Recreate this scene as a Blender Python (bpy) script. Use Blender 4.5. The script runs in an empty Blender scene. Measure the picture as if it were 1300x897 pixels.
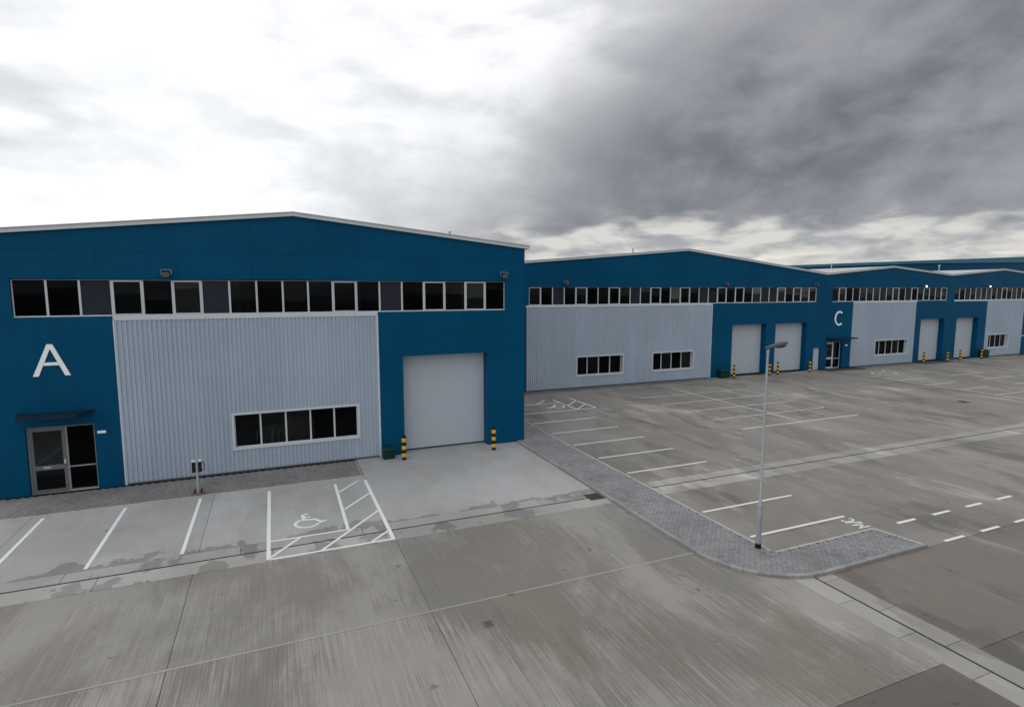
import bpy, bmesh, math, random
from mathutils import Vector
random.seed(11)
S = bpy.context.scene
COL = S.collection
R = math.radians

# ------------------------------------------------------------------ camera
cam_d = bpy.data.cameras.new('camera'); cam = bpy.data.objects.new('camera', cam_d); COL.objects.link(cam)
cam_d.sensor_width = 36.0; cam_d.lens = 36.0 * 723.1 / 1300.0
cam_d.clip_start = 0.1; cam_d.clip_end = 3000
cam.location = (0, 0, 7.85)
cam.rotation_euler = (R(90 - 6.50), 0, R(-22.78))
S.camera = cam

# ------------------------------------------------------------------ exposure
vs = S.view_settings
vs.view_transform = 'Standard'; vs.look = 'None'; vs.exposure = 0.0; vs.gamma = 1.0; vs.use_curve_mapping = False

# ------------------------------------------------------------------ node helper
class NT:
    def __init__(self, tree):
        self.t = tree; self.n = tree.nodes; self.l = tree.links
    def new(self, typ, **kw):
        nd = self.n.new(typ)
        for k, v in kw.items(): setattr(nd, k, v)
        return nd
    def put(self, sock, v):
        if v is None: return
        if isinstance(v, bpy.types.NodeSocket): self.l.new(v, sock)
        elif isinstance(v, (tuple, list)) and sock.type == 'RGBA' and len(v) == 3: sock.default_value = (*v, 1)
        else: sock.default_value = v
    def math(self, op, a, b=None, c=None, clamp=False):
        nd = self.new('ShaderNodeMath', operation=op, use_clamp=clamp)
        for i, v in enumerate((a, b, c)): self.put(nd.inputs[i], v)
        return nd.outputs[0]
    def vmath(self, op, a, b=None, s=None):
        nd = self.new('ShaderNodeVectorMath', operation=op)
        self.put(nd.inputs[0], a); self.put(nd.inputs[1], b)
        if s is not None: self.put(nd.inputs['Scale'], s)
        return nd.outputs['Value'] if op in ('DOT_PRODUCT', 'LENGTH') else nd.outputs[0]
    def noise(self, vec, scale, detail=4, rough=0.55, dist=0.0):
        nd = self.new('ShaderNodeTexNoise')
        self.put(nd.inputs['Vector'], vec); self.put(nd.inputs['Scale'], scale)
        self.put(nd.inputs['Detail'], detail); self.put(nd.inputs['Roughness'], rough); self.put(nd.inputs['Distortion'], dist)
        return nd.outputs[0]
    def ss(self, v, a, b, lo=0.0, hi=1.0):
        nd = self.new('ShaderNodeMapRange', interpolation_type='SMOOTHSTEP')
        for i, x in enumerate((v, a, b, lo, hi)): self.put(nd.inputs[i], x)
        return nd.outputs[0]
    def lin(self, v, a, b, lo=0.0, hi=1.0):
        nd = self.new('ShaderNodeMapRange')
        for i, x in enumerate((v, a, b, lo, hi)): self.put(nd.inputs[i], x)
        return nd.outputs[0]
    def mix(self, f, a, b, mode='MIX'):
        nd = self.new('ShaderNodeMix', data_type='RGBA', blend_type=mode)
        self.put(nd.inputs[0], f); self.put(nd.inputs[6], a); self.put(nd.inputs[7], b)
        return nd.outputs[2]
    def comb(self, x, y, z):
        nd = self.new('ShaderNodeCombineXYZ')
        for i, v in enumerate((x, y, z)): self.put(nd.inputs[i], v)
        return nd.outputs[0]
    def sep(self, v):
        nd = self.new('ShaderNodeSeparateXYZ'); self.put(nd.inputs[0], v); return nd.outputs

# ------------------------------------------------------------------ sky: broken heavy overcast over a clear sky
SUN_AZ, SUN_EL = R(-70), R(52)
world = bpy.data.worlds.new('World'); S.world = world; world.use_nodes = True
w = NT(world.node_tree); w.n.clear()
wo = w.new('ShaderNodeOutputWorld'); bg = w.new('ShaderNodeBackground')
w.l.new(bg.outputs[0], wo.inputs[0])
sky = w.new('ShaderNodeTexSky', sky_type='NISHITA')
sky.sun_disc = False; sky.sun_elevation = SUN_EL; sky.sun_rotation = SUN_AZ
D = w.new('ShaderNodeTexCoord').outputs['Generated']
dx, dy, dz = w.sep(D)
# cloud bands lie along a slanting axis, softer and longer than they are deep
VA, VB, VC = (0.84, -0.35, 0.42), (-0.39, 0.16, 0.91), (0.38, 0.92, 0.0)
q = w.comb(w.vmath('DOT_PRODUCT', D, VA), w.math('MULTIPLY', w.vmath('DOT_PRODUCT', D, VB), 1.45), w.vmath('DOT_PRODUCT', D, VC))
n_big = w.noise(w.vmath('ADD', q, (1.3, 4.1, 2.2)), 1.9, 4, 0.42, 0.25)
n_mid = w.noise(w.vmath('ADD', q, (7.3, 2.1, 0.6)), 4.0, 7, 0.56, 0.3)
n_lump = w.noise(w.vmath('ADD', w.vmath('MULTIPLY', D, (1.0, 1.0, 2.2)), (5.1, 0.7, 3.3)), 7.5, 7, 0.56, 0.25)
hq = w.vmath('MULTIPLY', D, (1.0, 1.0, 3.6))
n_puff = w.noise(w.vmath('ADD', hq, (3.15, 1.72, 0.43)), 3.4, 4, 0.45, 0.15)
base = w.vmath('DOT_PRODUCT', D, (math.sin(R(100)), math.cos(R(100)), -1.22))
s = w.math('ADD', w.math('ADD', base, 0.115), w.math('MULTIPLY', w.math('SUBTRACT', n_big, 0.5), 0.55))
s = w.math('ADD', s, w.math('MULTIPLY', w.math('SUBTRACT', n_mid, 0.5), 0.24))
s = w.math('ADD', s, w.math('MULTIPLY', w.math('SUBTRACT', n_lump, 0.5), 0.16))
dark = w.ss(s, -0.22, 0.30)
tex = w.math('ADD', w.math('MULTIPLY', n_mid, 0.45), w.math('ADD', w.math('MULTIPLY', n_big, 0.25), w.math('MULTIPLY', n_lump, 0.30)))
deep = w.mix(w.ss(tex, 0.38, 0.62), (0.150, 0.157, 0.182), (0.355, 0.358, 0.38))
smudge = w.math('MULTIPLY', w.ss(n_puff, 0.52, 0.72), 0.55)
veil = w.mix(w.ss(n_lump, 0.40, 0.70), (1.14, 1.15, 1.16), (0.95, 0.96, 0.985))
bright = w.mix(smudge, veil, (0.50, 0.515, 0.56))
high = w.mix(dark, bright, deep)
n_low = w.noise(w.vmath('MULTIPLY', D, (1.0, 1.0, 3.2)), 12.0, 5, 0.52, 0.2)
zl = w.math('ADD', dz, w.math('MULTIPLY', w.math('SUBTRACT', n_puff, 0.5), 0.07))
zl = w.math('ADD', zl, w.math('MULTIPLY', w.math('SUBTRACT', n_low, 0.5), 0.07))
low = w.math('SUBTRACT', 1.0, w.ss(zl, 0.086, 0.120))
lowc = w.mix(w.ss(n_low, 0.40, 0.64), (0.72, 0.70, 0.665), (0.40, 0.40, 0.425))
n_gap = w.noise(w.vmath('ADD', w.vmath('MULTIPLY', D, (1.0, 1.0, 9.0)), (4, 2, 7)), 6.0, 4, 0.5, 0.1)
lowc = w.mix(w.math('MULTIPLY', w.ss(n_gap, 0.52, 0.62), w.ss(dz, 0.075, 0.04)), lowc, (0.92, 0.87, 0.78))
cloud = w.mix(w.math('MULTIPLY', low, w.ss(base, -0.08, 0.14)), high, lowc)
sky_dim = w.mix(1.0, sky.outputs[0], (0.10, 0.10, 0.10), 'MULTIPLY')
w.put(bg.inputs[0], w.mix(0.93, sky_dim, cloud)); bg.inputs[1].default_value = 1.0

sun_d = bpy.data.lights.new('sun', 'SUN'); sun = bpy.data.objects.new('sun', sun_d); COL.objects.link(sun)
sun_d.energy = 0.6; sun_d.angle = R(45); sun_d.color = (1.0, 0.96, 0.90)
sd = Vector((math.sin(SUN_AZ) * math.cos(SUN_EL), math.cos(SUN_AZ) * math.cos(SUN_EL), math.sin(SUN_EL)))
sun.rotation_euler = sd.to_track_quat('Z', 'Y').to_euler()

# ------------------------------------------------------------------ materials
MAT = {}
def mat(name):
    m = bpy.data.materials.new(name); m.use_nodes = True; MAT[name] = m
    t = NT(m.node_tree); return t, t.n['Principled BSDF']
def bump(t, b, h, strength, dist):
    nd = t.new('ShaderNodeBump'); nd.inputs['Strength'].default_value = strength; nd.inputs['Distance'].default_value = dist
    t.put(nd.inputs['Height'], h); t.l.new(nd.outputs[0], b.inputs['Normal'])
def simple(name, col, rough=0.5, metal=0.0, var=0.12, scale=3.0, spec=0.5, fine=0.0):
    t, b = mat(name)
    g = t.new('ShaderNodeNewGeometry').outputs['Position']
    n = t.noise(g, scale, 5, 0.6)
    f = t.lin(n, 0.25, 0.75, 1 - var, 1 + var)
    t.put(b.inputs['Base Color'], t.mix(1.0, col, t.comb(f, f, f), 'MULTIPLY'))
    t.put(b.inputs['Roughness'], t.lin(n, 0.2, 0.8, max(rough - 0.08, 0.02), min(rough + 0.08, 1)))
    b.inputs['Metallic'].default_value = metal; b.inputs['Specular IOR Level'].default_value = spec
    if fine: bump(t, b, t.noise(g, 60, 3), fine, 0.004)
    return b

def wall_paint(name, col, spec=0.06, rv=0.012, sa=1.0):
    # painted sheet steel: slight shade change from panel to panel, faint rain streaks down the face
    t, b = mat(name)
    g = t.new('ShaderNodeNewGeometry').outputs['Position']
    info = t.new('ShaderNodeObjectInfo')
    st = t.noise(t.vmath('MULTIPLY', g, (1.6, 1.6, 0.10)), 2.2, 5, 0.65)
    bl = t.noise(g, 0.35, 3)
    f = t.math('MULTIPLY', t.lin(st, 0.3, 0.7, 1-0.07*sa, 1+0.06*sa), t.lin(bl, 0.3, 0.7, 1-0.08*sa, 1+0.07*sa))
    f = t.math('MULTIPLY', f, t.lin(info.outputs['Random'], 0, 1, 1-rv, 1+rv))
    t.put(b.inputs['Base Color'], t.mix(1.0, col, t.comb(f, f, f), 'MULTIPLY'))
    t.put(b.inputs['Roughness'], t.lin(st, 0.3, 0.7, 0.38, 0.5)); b.inputs['Specular IOR Level'].default_value = spec
    bump(t, b, t.noise(t.vmath('MULTIPLY', g, (1, 1, 0.4)), 1.3, 2), 0.12, 0.02)
BLUE = (0.0012, 0.069, 0.152)
wall_paint('blue_paint', BLUE)
wall_paint('silver_paint', (0.385, 0.455, 0.540), 0.2, 0.02, 0.6)
wall_paint('door_paint', (0.43, 0.475, 0.53), 0.2, 0.0, 0.3)
wall_paint('teal_paint', (0.05, 0.19, 0.26))
simple('navy', (0.004, 0.020, 0.040), 0.5, 0, 0.1, 3, 0.2)
simple('trim', (0.56, 0.58, 0.60), 0.42, 0.0, 0.08)
simple('roof_sheet', (0.50, 0.50, 0.52), 0.5, 0.0, 0.10, 0.8)
simple('frame', (0.56, 0.60, 0.64), 0.4, 0.0, 0.06)
simple('alu', (0.27, 0.285, 0.30), 0.4, 0.0, 0.08)
simple('alu_dark', (0.13, 0.137, 0.145), 0.4, 0.0, 0.08)
simple('infill', (0.026, 0.029, 0.040), 0.45, 0.0, 0.1, 3, 0.08)
simple('rubber', (0.012, 0.012, 0.013), 0.7)
simple('inside', (0.10, 0.10, 0.095), 0.8)
simple('white_letter', (0.93, 0.94, 0.96), 0.45, 0.0, 0.04)
simple('steel', (0.36, 0.38, 0.40), 0.42, 0.35, 0.10, 8)
simple('lamp_grey', (0.055, 0.060, 0.078), 0.5, 0.0, 0.1, 8, 0.3)
simple('dark_steel', (0.10, 0.11, 0.125), 0.45, 0.2, 0.1, 8)
simple('black_paint', (0.010, 0.010, 0.011), 0.5, 0.0, 0.2, 9, 0.2)
simple('yellow_paint', (0.68, 0.39, 0.018), 0.45, 0.0, 0.12, 9)
simple('green_plastic', (0.002, 0.034, 0.026), 0.5, 0.0, 0.2, 6, 0.2)
simple('cover_iron', (0.13, 0.127, 0.118), 0.7, 0.0, 0.3, 12)
simple('iron', (0.035, 0.045, 0.042), 0.6, 0.3, 0.3, 12)
simple('rust_paint', (0.13, 0.085, 0.075), 0.7, 0.0, 0.3, 12)
simple('sub_base', (0.07, 0.067, 0.062), 0.95, 0.0, 0.3, 2)
simple('timber', (0.22, 0.15, 0.09), 0.8, 0.0, 0.25, 5)
simple('ground', (0.16, 0.155, 0.145), 0.95, 0.0, 0.3, 0.1)
b = simple('lens', (0.07, 0.07, 0.08), 0.2, 0.0, 0.02)
b = simple('lens_lit', (0.9, 0.85, 0.75), 0.3, 0.0, 0.02)
b.inputs['Emission Color'].default_value = (1, 0.80, 0.55, 1); b.inputs['Emission Strength'].default_value = 2.5

# window glass: real see-through pane with its own reflection
t, b = mat('glass'); t.n.remove(b)
out = t.n['Material Output']
gl = t.new('ShaderNodeBsdfGlossy'); gl.inputs['Roughness'].default_value = 0.02; gl.inputs['Color'].default_value = (0.42, 0.45, 0.48, 1)
tr = t.new('ShaderNodeBsdfTransparent'); tr.inputs['Color'].default_value = (0.55, 0.60, 0.60, 1)
fr = t.new('ShaderNodeFresnel'); fr.inputs['IOR'].default_value = 1.30
mx = t.new('ShaderNodeMixShader'); gi = t.new('ShaderNodeObjectInfo'); t.l.new(t.math('MULTIPLY', fr.outputs[0], t.lin(t.math('POWER', gi.outputs['Random'], 3.0), 0, 1, 0.5, 4.0)), mx.inputs[0]); t.l.new(tr.outputs[0], mx.inputs[1]); t.l.new(gl.outputs[0], mx.inputs[2])
t.l.new(mx.outputs[0], out.inputs[0])

# concrete: tint from object colour, alpha = strength of the brushed streaks
t, b = mat('concrete')
g = t.new('ShaderNodeNewGeometry').outputs['Position']
px_, py_, pz_ = t.sep(g)
info = t.new('ShaderNodeObjectInfo')
warp = t.noise(g, 0.35, 3)
big = t.noise(g, 0.16, 5, 0.55, 0.4)
mid = t.noise(g, 1.1, 6, 0.6, 0.3)
fine = t.noise(g, 42, 4, 0.7)
gs = t.vmath('ADD', g, t.comb(t.math('MULTIPLY', warp, 0.10), 0, 0))
st1 = t.noise(t.vmath('MULTIPLY', gs, (1.0, 0.035, 0.0)), 3.2, 6, 0.7, 0.0)
st2 = t.noise(t.vmath('MULTIPLY', t.vmath('ADD', gs, (5, 3, 0)), (1.0, 0.022, 0.0)), 13.0, 4, 0.65, 0.0)
st_on = t.ss(t.noise(t.vmath('ADD', g, (9, 4, 0)), 0.28, 3), 0.38, 0.62)
# a film of dirt lies over the pale brushed concrete, worn through in long ragged streaks
st3 = t.noise(t.vmath('MULTIPLY', t.vmath('ADD', g, (15, 9, 0)), (1.0, 0.016, 0.0)), 34.0, 3, 0.6, 0.0)
grit = t.noise(g, 7.0, 6, 0.72)
film = t.math('ADD', t.noise(t.vmath('MULTIPLY', t.vmath('ADD', g, (2.7, 11.3, 0)), (0.55, 0.26, 0)), 0.55, 7, 0.62, 0.5), t.math('MULTIPLY', t.math('SUBTRACT', st3, 0.5), t.math('MULTIPLY', info.outputs['Alpha'], 0.34)))
film = t.math('ADD', film, t.math('MULTIPLY', t.math('SUBTRACT', st2, 0.5), t.math('MULTIPLY', info.outputs['Alpha'], 0.22)))
film = t.math('ADD', film, t.math('MULTIPLY', t.math('SUBTRACT', grit, 0.5), 0.16))
worn = t.ss(film, 0.40, 0.60)
scr = t.math('MULTIPLY', t.ss(st2, 0.56, 0.68), t.math('MULTIPLY', st_on, info.outputs['Alpha']))
lines_u = t.math('FRACT', t.math('ADD', t.math('MULTIPLY', px_, 0.93), t.math('MULTIPLY', t.noise(t.vmath('MULTIPLY', g, (1, 0.15, 0)), 0.8, 2), 0.12)))
lines = t.math('MULTIPLY', t.math('MULTIPLY', t.ss(t.math('ABSOLUTE', t.math('SUBTRACT', lines_u, 0.5)), 0.018, 0.006), info.outputs['Alpha']), t.ss(t.noise(t.vmath('MULTIPLY', g, (0.9, 0.2, 0)), 1.1, 3), 0.45, 0.6))
amp = t.math('ADD', 0.05, t.math('MULTIPLY', info.outputs['Alpha'], 0.40))
f = t.math('ADD', 1.0, t.math('MULTIPLY', t.math('SUBTRACT', worn, 0.5), amp))
f = t.math('MULTIPLY', f, t.math('ADD', 1.0, t.math('MULTIPLY', t.math('MULTIPLY', t.lin(st3, 0.3, 0.7, -0.14, 0.14), info.outputs['Alpha']), t.lin(st_on, 0, 1, 0.4, 1.0))))
f = t.math('MULTIPLY', f, t.math('ADD', 1.0, t.math('MULTIPLY', scr, 0.17)))
f = t.math('MULTIPLY', f, t.math('SUBTRACT', 1.0, t.math('MULTIPLY', lines, 0.16)))
f = t.math('MULTIPLY', f, t.lin(big, 0.3, 0.7, 0.90, 1.10))
f = t.math('MULTIPLY', f, t.lin(mid, 0.25, 0.75, 0.93, 1.07))
f = t.math('MULTIPLY', f, t.lin(fine, 0.25, 0.75, 0.88, 1.12))
f = t.math('MULTIPLY', f, t.lin(info.outputs['Random'], 0, 1, 0.955, 1.045))
# damp patches with their own ragged shape: beside the drainage channel and scattered over the yard
edge = t.noise(t.vmath('MULTIPLY', g, (1.0, 0.6, 0)), 0.75, 6, 0.6)
above = t.math('SUBTRACT', py_, 18.62)
wet1 = t.math('MULTIPLY', t.ss(t.math('SUBTRACT', t.lin(edge, 0.40, 0.72, -0.05, 1.0), above), 0.0, 0.05), t.math('GREATER_THAN', above, 0.0))
wet1 = t.math('MULTIPLY', wet1, t.math('LESS_THAN', px_, 13.0))
dn = t.noise(t.vmath('MULTIPLY', t.vmath('ADD', g, (31, 17, 0)), (0.75, 0.26, 0)), 0.75, 7, 0.66, 0.2)
wet2 = t.math('MULTIPLY', t.ss(dn, 0.54, 0.60), t.ss(px_, 10.5, 14.5))
wet3 = t.math('MULTIPLY', t.ss(t.noise(t.vmath('MULTIPLY', t.vmath('ADD', g, (3, 41, 0)), (1.0, 0.7, 0)), 0.8, 6, 0.6), 0.535, 0.56), t.math('MULTIPLY', t.math('GREATER_THAN', py_, 17.2), t.math('MULTIPLY', t.math('LESS_THAN', py_, 18.64), t.lin(px_, 11, 14, 1.0, 0.35))))
wet = t.math('MAXIMUM', t.math('MULTIPLY', wet1, 0.85), t.math('MAXIMUM', t.math('MULTIPLY', wet2, 0.62), t.math('MULTIPLY', wet3, 0.8)))
spots = t.ss(t.noise(t.vmath('ADD', g, (0, 0, 5)), 2.3, 2, 0.5), 0.73, 0.76)
oil = t.math('MULTIPLY', t.ss(t.noise(t.vmath('ADD', g, (12, 8, 0)), 1.4, 5, 0.7), 0.70, 0.78), 0.30)
f = t.math('MULTIPLY', f, t.math('SUBTRACT', 1.0, t.math('MULTIPLY', wet, 0.40)))
f = t.math('MULTIPLY', f, t.math('SUBTRACT', 1.0, t.math('MULTIPLY', spots, 0.35)))
f = t.math('MULTIPLY', f, t.math('SUBTRACT', 1.0, oil))
pale = t.math('MULTIPLY', t.ss(t.noise(t.vmath('MULTIPLY', t.vmath('ADD', g, (71, 23, 0)), (0.9, 0.3, 0)), 0.6, 6, 0.6), 0.56, 0.66), t.ss(px_, 9.0, 15.0))
f = t.math('MULTIPLY', f, t.math('ADD', 1.0, t.math('MULTIPLY', pale, 0.42)))
hue = t.mix(t.math('MULTIPLY', t.math('SUBTRACT', 1.0, worn), t.math('MULTIPLY', t.ss(t.noise(g, 0.22, 4), 0.35, 0.6), t.math('ADD', 0.2, t.math('MULTIPLY', info.outputs['Alpha'], 0.6)))), (1, 1, 1), (1.04, 1.0, 0.92))
c = t.mix(1.0, info.outputs['Color'], t.comb(f, f, f), 'MULTIPLY')
t.put(b.inputs['Base Color'], t.mix(1.0, c, hue, 'MULTIPLY'))
t.put(b.inputs['Roughness'], t.math('SUBTRACT', t.lin(mid, 0.3, 0.7, 0.66, 0.82), t.math('MULTIPLY', wet, 0.22)))
b.inputs['Specular IOR Level'].default_value = 0.35
bump(t, b, t.math('ADD', fine, t.math('MULTIPLY', st2, 0.8)), 0.22, 0.006)

# block paving: each block its own shade
t, b = mat('paver')
geo = t.new('ShaderNodeNewGeometry'); g = geo.outputs['Position']
f = t.lin(geo.outputs['Random Per Island'], 0, 1, 0.86, 1.12)
dk = t.ss(geo.outputs['Random Per Island'], 0.955, 0.97)
dk = t.math('MULTIPLY', t.ss(geo.outputs['Random Per Island'], 0.86, 0.90), t.ss(t.noise(g, 1.3, 3), 0.48, 0.58))
f = t.math('MULTIPLY', f, t.math('SUBTRACT', 1.0, t.math('MULTIPLY', dk, 0.32)))
f = t.math('MULTIPLY', f, t.lin(t.noise(g, 0.6, 5), 0.3, 0.7, 0.84, 1.14))
f = t.math('MULTIPLY', f, t.lin(t.noise(g, 55, 3, 0.7), 0.3, 0.7, 0.88, 1.12))
info = t.new('ShaderNodeObjectInfo')
t.put(b.inputs['Base Color'], t.mix(1.0, info.outputs['Color'], t.comb(f, f, f), 'MULTIPLY'))
b.inputs['Roughness'].default_value = 0.8
bump(t, b, t.noise(g, 60, 3), 0.3, 0.004)
simple('edging', (0.40, 0.393, 0.372), 0.8, 0.0, 0.25, 4, 0.3, 0.3)
t, b = mat('kerb')
g = t.new('ShaderNodeNewGeometry').outputs['Position']; info = t.new('ShaderNodeObjectInfo')
f = t.math('MULTIPLY', t.lin(info.outputs['Random'], 0, 1, 0.84, 1.14), t.math('MULTIPLY', t.lin(t.noise(g, 5, 5, 0.65), 0.25, 0.75, 0.80, 1.18), t.lin(t.noise(g, 50, 3, 0.7), 0.3, 0.7, 0.9, 1.1)))
t.put(b.inputs['Base Color'], t.mix(1.0, (0.245, 0.243, 0.236), t.comb(f, f, f), 'MULTIPLY')); b.inputs['Roughness'].default_value = 0.85
bump(t, b, t.noise(g, 60, 3), 0.3, 0.004)

# road paint: worn, with concrete showing through
t, b = mat('road_paint')
g = t.new('ShaderNodeNewGeometry').outputs['Position']
wr = t.ss(t.noise(g, 9, 6, 0.7), 0.60, 0.72)
far = t.lin(t.noise(g, 0.8, 3), 0.3, 0.7, 0.35, 1.0)
c = t.mix(t.math('MULTIPLY', wr, far), (0.70, 0.71, 0.70), (0.30, 0.295, 0.285))
t.put(b.inputs['Base Color'], c); b.inputs['Roughness'].default_value = 0.65

t, b = mat('worn_paint')
g = t.new('ShaderNodeNewGeometry').outputs['Position']
wr = t.ss(t.noise(g, 5, 6, 0.7), 0.44, 0.60)
t.put(b.inputs['Base Color'], t.mix(t.math('MULTIPLY', wr, 0.6), (0.66, 0.66, 0.64), (0.23, 0.222, 0.208))); b.inputs['Roughness'].default_value = 0.7

# ------------------------------------------------------------------ mesh helpers
ORG = {}
class MB:
    def __init__(self): self.v = []; self.f = []; self.m = []
    def face(self, idx, mi=0): self.f.append(idx); self.m.append(mi)
    def box(self, x0, x1, y0, y1, z0, z1, mi=0):
        n = len(self.v)
        self.v += [(x0,y0,z0),(x1,y0,z0),(x1,y1,z0),(x0,y1,z0),(x0,y0,z1),(x1,y0,z1),(x1,y1,z1),(x0,y1,z1)]
        for q in ((0,3,2,1),(4,5,6,7),(0,1,5,4),(1,2,6,5),(2,3,7,6),(3,0,4,7)): self.face([n+i for i in q], mi)
        return self
    def prism_y(self, poly, y0, y1, mi=0):            # polygon in XZ (anticlockwise seen from -Y), extruded along Y
        n = len(self.v); k = len(poly)
        self.v += [(x, y0, z) for x, z in poly] + [(x, y1, z) for x, z in poly]
        self.face([n+i for i in range(k)], mi); self.face([n+k+i for i in reversed(range(k))], mi)
        for i in range(k):
            j = (i+1) % k; self.face([n+i, n+k+i, n+k+j, n+j], mi)
        return self
    def prism_z(self, poly, z0, z1, mi=0):            # polygon in XY anticlockwise
        n = len(self.v); k = len(poly)
        self.v += [(x, y, z0) for x, y in poly] + [(x, y, z1) for x, y in poly]
        self.face([n+i for i in reversed(range(k))], mi); self.face([n+k+i for i in range(k)], mi)
        for i in range(k):
            j = (i+1) % k; self.face([n+i, n+j, n+k+j, n+k+i], mi)
        return self
    def loft(self, rings, closed=True, caps=True, mi=0):
        n = len(self.v); k = len(rings[0])
        for r in rings: self.v += list(r)
        for a in range(len(rings)-1):
            for i in range(k if closed else k-1):
                j = (i+1) % k
                self.face([n+a*k+i, n+a*k+j, n+(a+1)*k+j, n+(a+1)*k+i], mi)
        if caps:
            self.face([n+i for i in reversed(range(k))], mi); e = n+(len(rings)-1)*k; self.face([e+i for i in range(k)], mi)
        return self
    def lathe(self, prof, cx=0, cy=0, seg=20, mi=0):   # prof: list of (r, z)
        return self.loft([[(cx+r*math.cos(2*math.pi*i/seg), cy+r*math.sin(2*math.pi*i/seg), z) for i in range(seg)] for r, z in prof], mi=mi)
    def tube(self, pts, r, seg=8, mi=0):
        pts = [Vector(p) for p in pts]; rings = []
        for i, p in enumerate(pts):
            d = (pts[min(i+1, len(pts)-1)] - pts[max(i-1, 0)]).normalized()
            a = d.cross(Vector((0, 0, 1)) if abs(d.z) < 0.9 else Vector((1, 0, 0))).normalized(); c = d.cross(a)
            rings.append([tuple(p + (a*math.cos(2*math.pi*k/seg) + c*math.sin(2*math.pi*k/seg))*r) for k in range(seg)])
        return self.loft(rings, mi=mi)
    def ribbon(self, pts, wd, z, closed=False):        # flat mitred stroke
        pts = [Vector((x, y)) for x, y in pts]; n = len(self.v); k = len(pts)
        for i, p in enumerate(pts):
            a = pts[i-1] if (i or closed) else None; c = pts[(i+1) % k] if (i < k-1 or closed) else None
            d1 = (p-a).normalized() if a is not None else None; d2 = (c-p).normalized() if c is not None else None
            d1 = d1 or d2; d2 = d2 or d1
            n1 = Vector((-d1.y, d1.x)); n2 = Vector((-d2.y, d2.x)); m = (n1+n2)
            m = m.normalized() if m.length > 1e-6 else n1
            s_ = wd/2/max(m.dot(n1), 0.4)
            self.v += [(p.x+m.x*s_, p.y+m.y*s_, z), (p.x-m.x*s_, p.y-m.y*s_, z)]
        for i in range(k if closed else k-1):
            j = (i+1) % k
            self.face([n+2*i, n+2*i+1, n+2*j+1, n+2*j])
        return self
    def mesh(self, name, mats, o=(0,0,0), bevel=0, smooth=False):
        me = bpy.data.meshes.new(name)
        me.from_pydata([(x-o[0], y-o[1], z-o[2]) for x, y, z in self.v], [], self.f)
        for m_ in (mats if isinstance(mats, (list, tuple)) else [mats]): me.materials.append(MAT[m_])
        for p, mi in zip(me.polygons, self.m): p.material_index = mi
        bm = bmesh.new(); bm.from_mesh(me)
        if bevel:
            bmesh.ops.bevel(bm, geom=[e for e in bm.edges if len(e.link_faces) == 2 and e.calc_face_angle(0) > 0.6], offset=bevel, segments=1, affect='EDGES', clamp_overlap=True)
        bm.normal_update(); bm.to_mesh(me); bm.free()
        if smooth:
            for p in me.polygons: p.use_smooth = True
            me.set_sharp_from_angle(angle=R(40))
        me.update(); return me
    def build(self, name, mats, parent=None, bevel=0, smooth=False):
        o = ORG.get(parent, (0,0,0)) if parent else (0,0,0)
        return put(name, self.mesh(name, mats, o, bevel, smooth), parent, (0,0,0))
def put(name, me, parent=None, loc=(0,0,0)):           # loc relative to the parent
    ob = bpy.data.objects.new(name, me); COL.objects.link(ob); ob.parent = parent; ob.location = loc
    if parent is not None:
        po = ORG.get(parent, (0,0,0)); ORG[ob] = tuple(po[i]+loc[i] for i in range(3))
    else: ORG[ob] = tuple(loc)
    return ob
def tag(o, label, cat, group=None):
    o['label'] = label; o['category'] = cat
    if group: o['group'] = group
    return o
def thing(name, loc, label, cat, group=None):
    e = bpy.data.objects.new(name, None); COL.objects.link(e); e.location = loc; e.empty_display_size = 0.3; ORG[e] = tuple(loc)
    return tag(e, label, cat, group)
def structure(o): o['kind'] = 'structure'; return o
def copy_tree(o, loc, label=None):
    c = o.copy(); COL.objects.link(c); c.location = loc
    if label: c['label'] = label
    for ch in o.children:
        d = ch.copy(); COL.objects.link(d); d.parent = c
        for g_ in ch.children:
            e = g_.copy(); COL.objects.link(e); e.parent = d
    return c

# ------------------------------------------------------------------ ground, yard slabs, drainage channels
structure(MB().box(-700, 900, -500, 1100, -0.6, -0.30).build('ground', 'ground'))
yard = structure(MB().box(-40, 110, -12, 39.5, -0.29, -0.085).build('yard', 'sub_base'))
def slab(x0, x1, y0, y1, tint, streak=0.5, gap=0.006, name='concrete_slab', z=0.0):
    o = MB().box(x0+gap, x1-gap, y0+gap, y1-gap, z-0.08, z).build(name, 'concrete', yard, bevel=0.003)
    o.color = (*tint, streak); return o
G1 = (0.318, 0.322, 0.324); G2 = (0.220, 0.211, 0.196); G3 = (0.220, 0.210, 0.193); LOT = (0.208, 0.197, 0.182)
BROWN = (0.164, 0.145, 0.131); WETB = (0.122, 0.114, 0.105); CH = (0.305, 0.303, 0.295)
XA = [-40, -25, -19.2, -13.6, -7.97, -2.35, 3.27]
XR = [13.40, 19.9, 26.5, 33.05, 39.6, 46.1, 48.55]
XF = [48.72, 55.2, 61.8, 68.4, 75.0, 81.6, 88.2, 110]
for i in range(len(XA)-1):
    a, c = XA[i], XA[i+1]
    slab(a, c, 18.65, 23.95, G1, 0.25); slab(a, c, 12.93, 17.22, G2, 0.7)
    slab(a, c, 6.80, 12.86, G3, 1.0); slab(a, c, 0.6, 6.80, G3, 1.0); slab(a, c, -12, 0.6, G3, 1.0)
slab(3.27, 13.40, 18.65, 24.02, G1, 0.22); slab(3.27, 13.40, 24.02, 27.2, G1, 0.12)
slab(3.27, 13.40, 12.93, 17.22, G2, 0.8); slab(3.27, 12.73, 6.80, 12.86, G3, 1.0)
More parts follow.
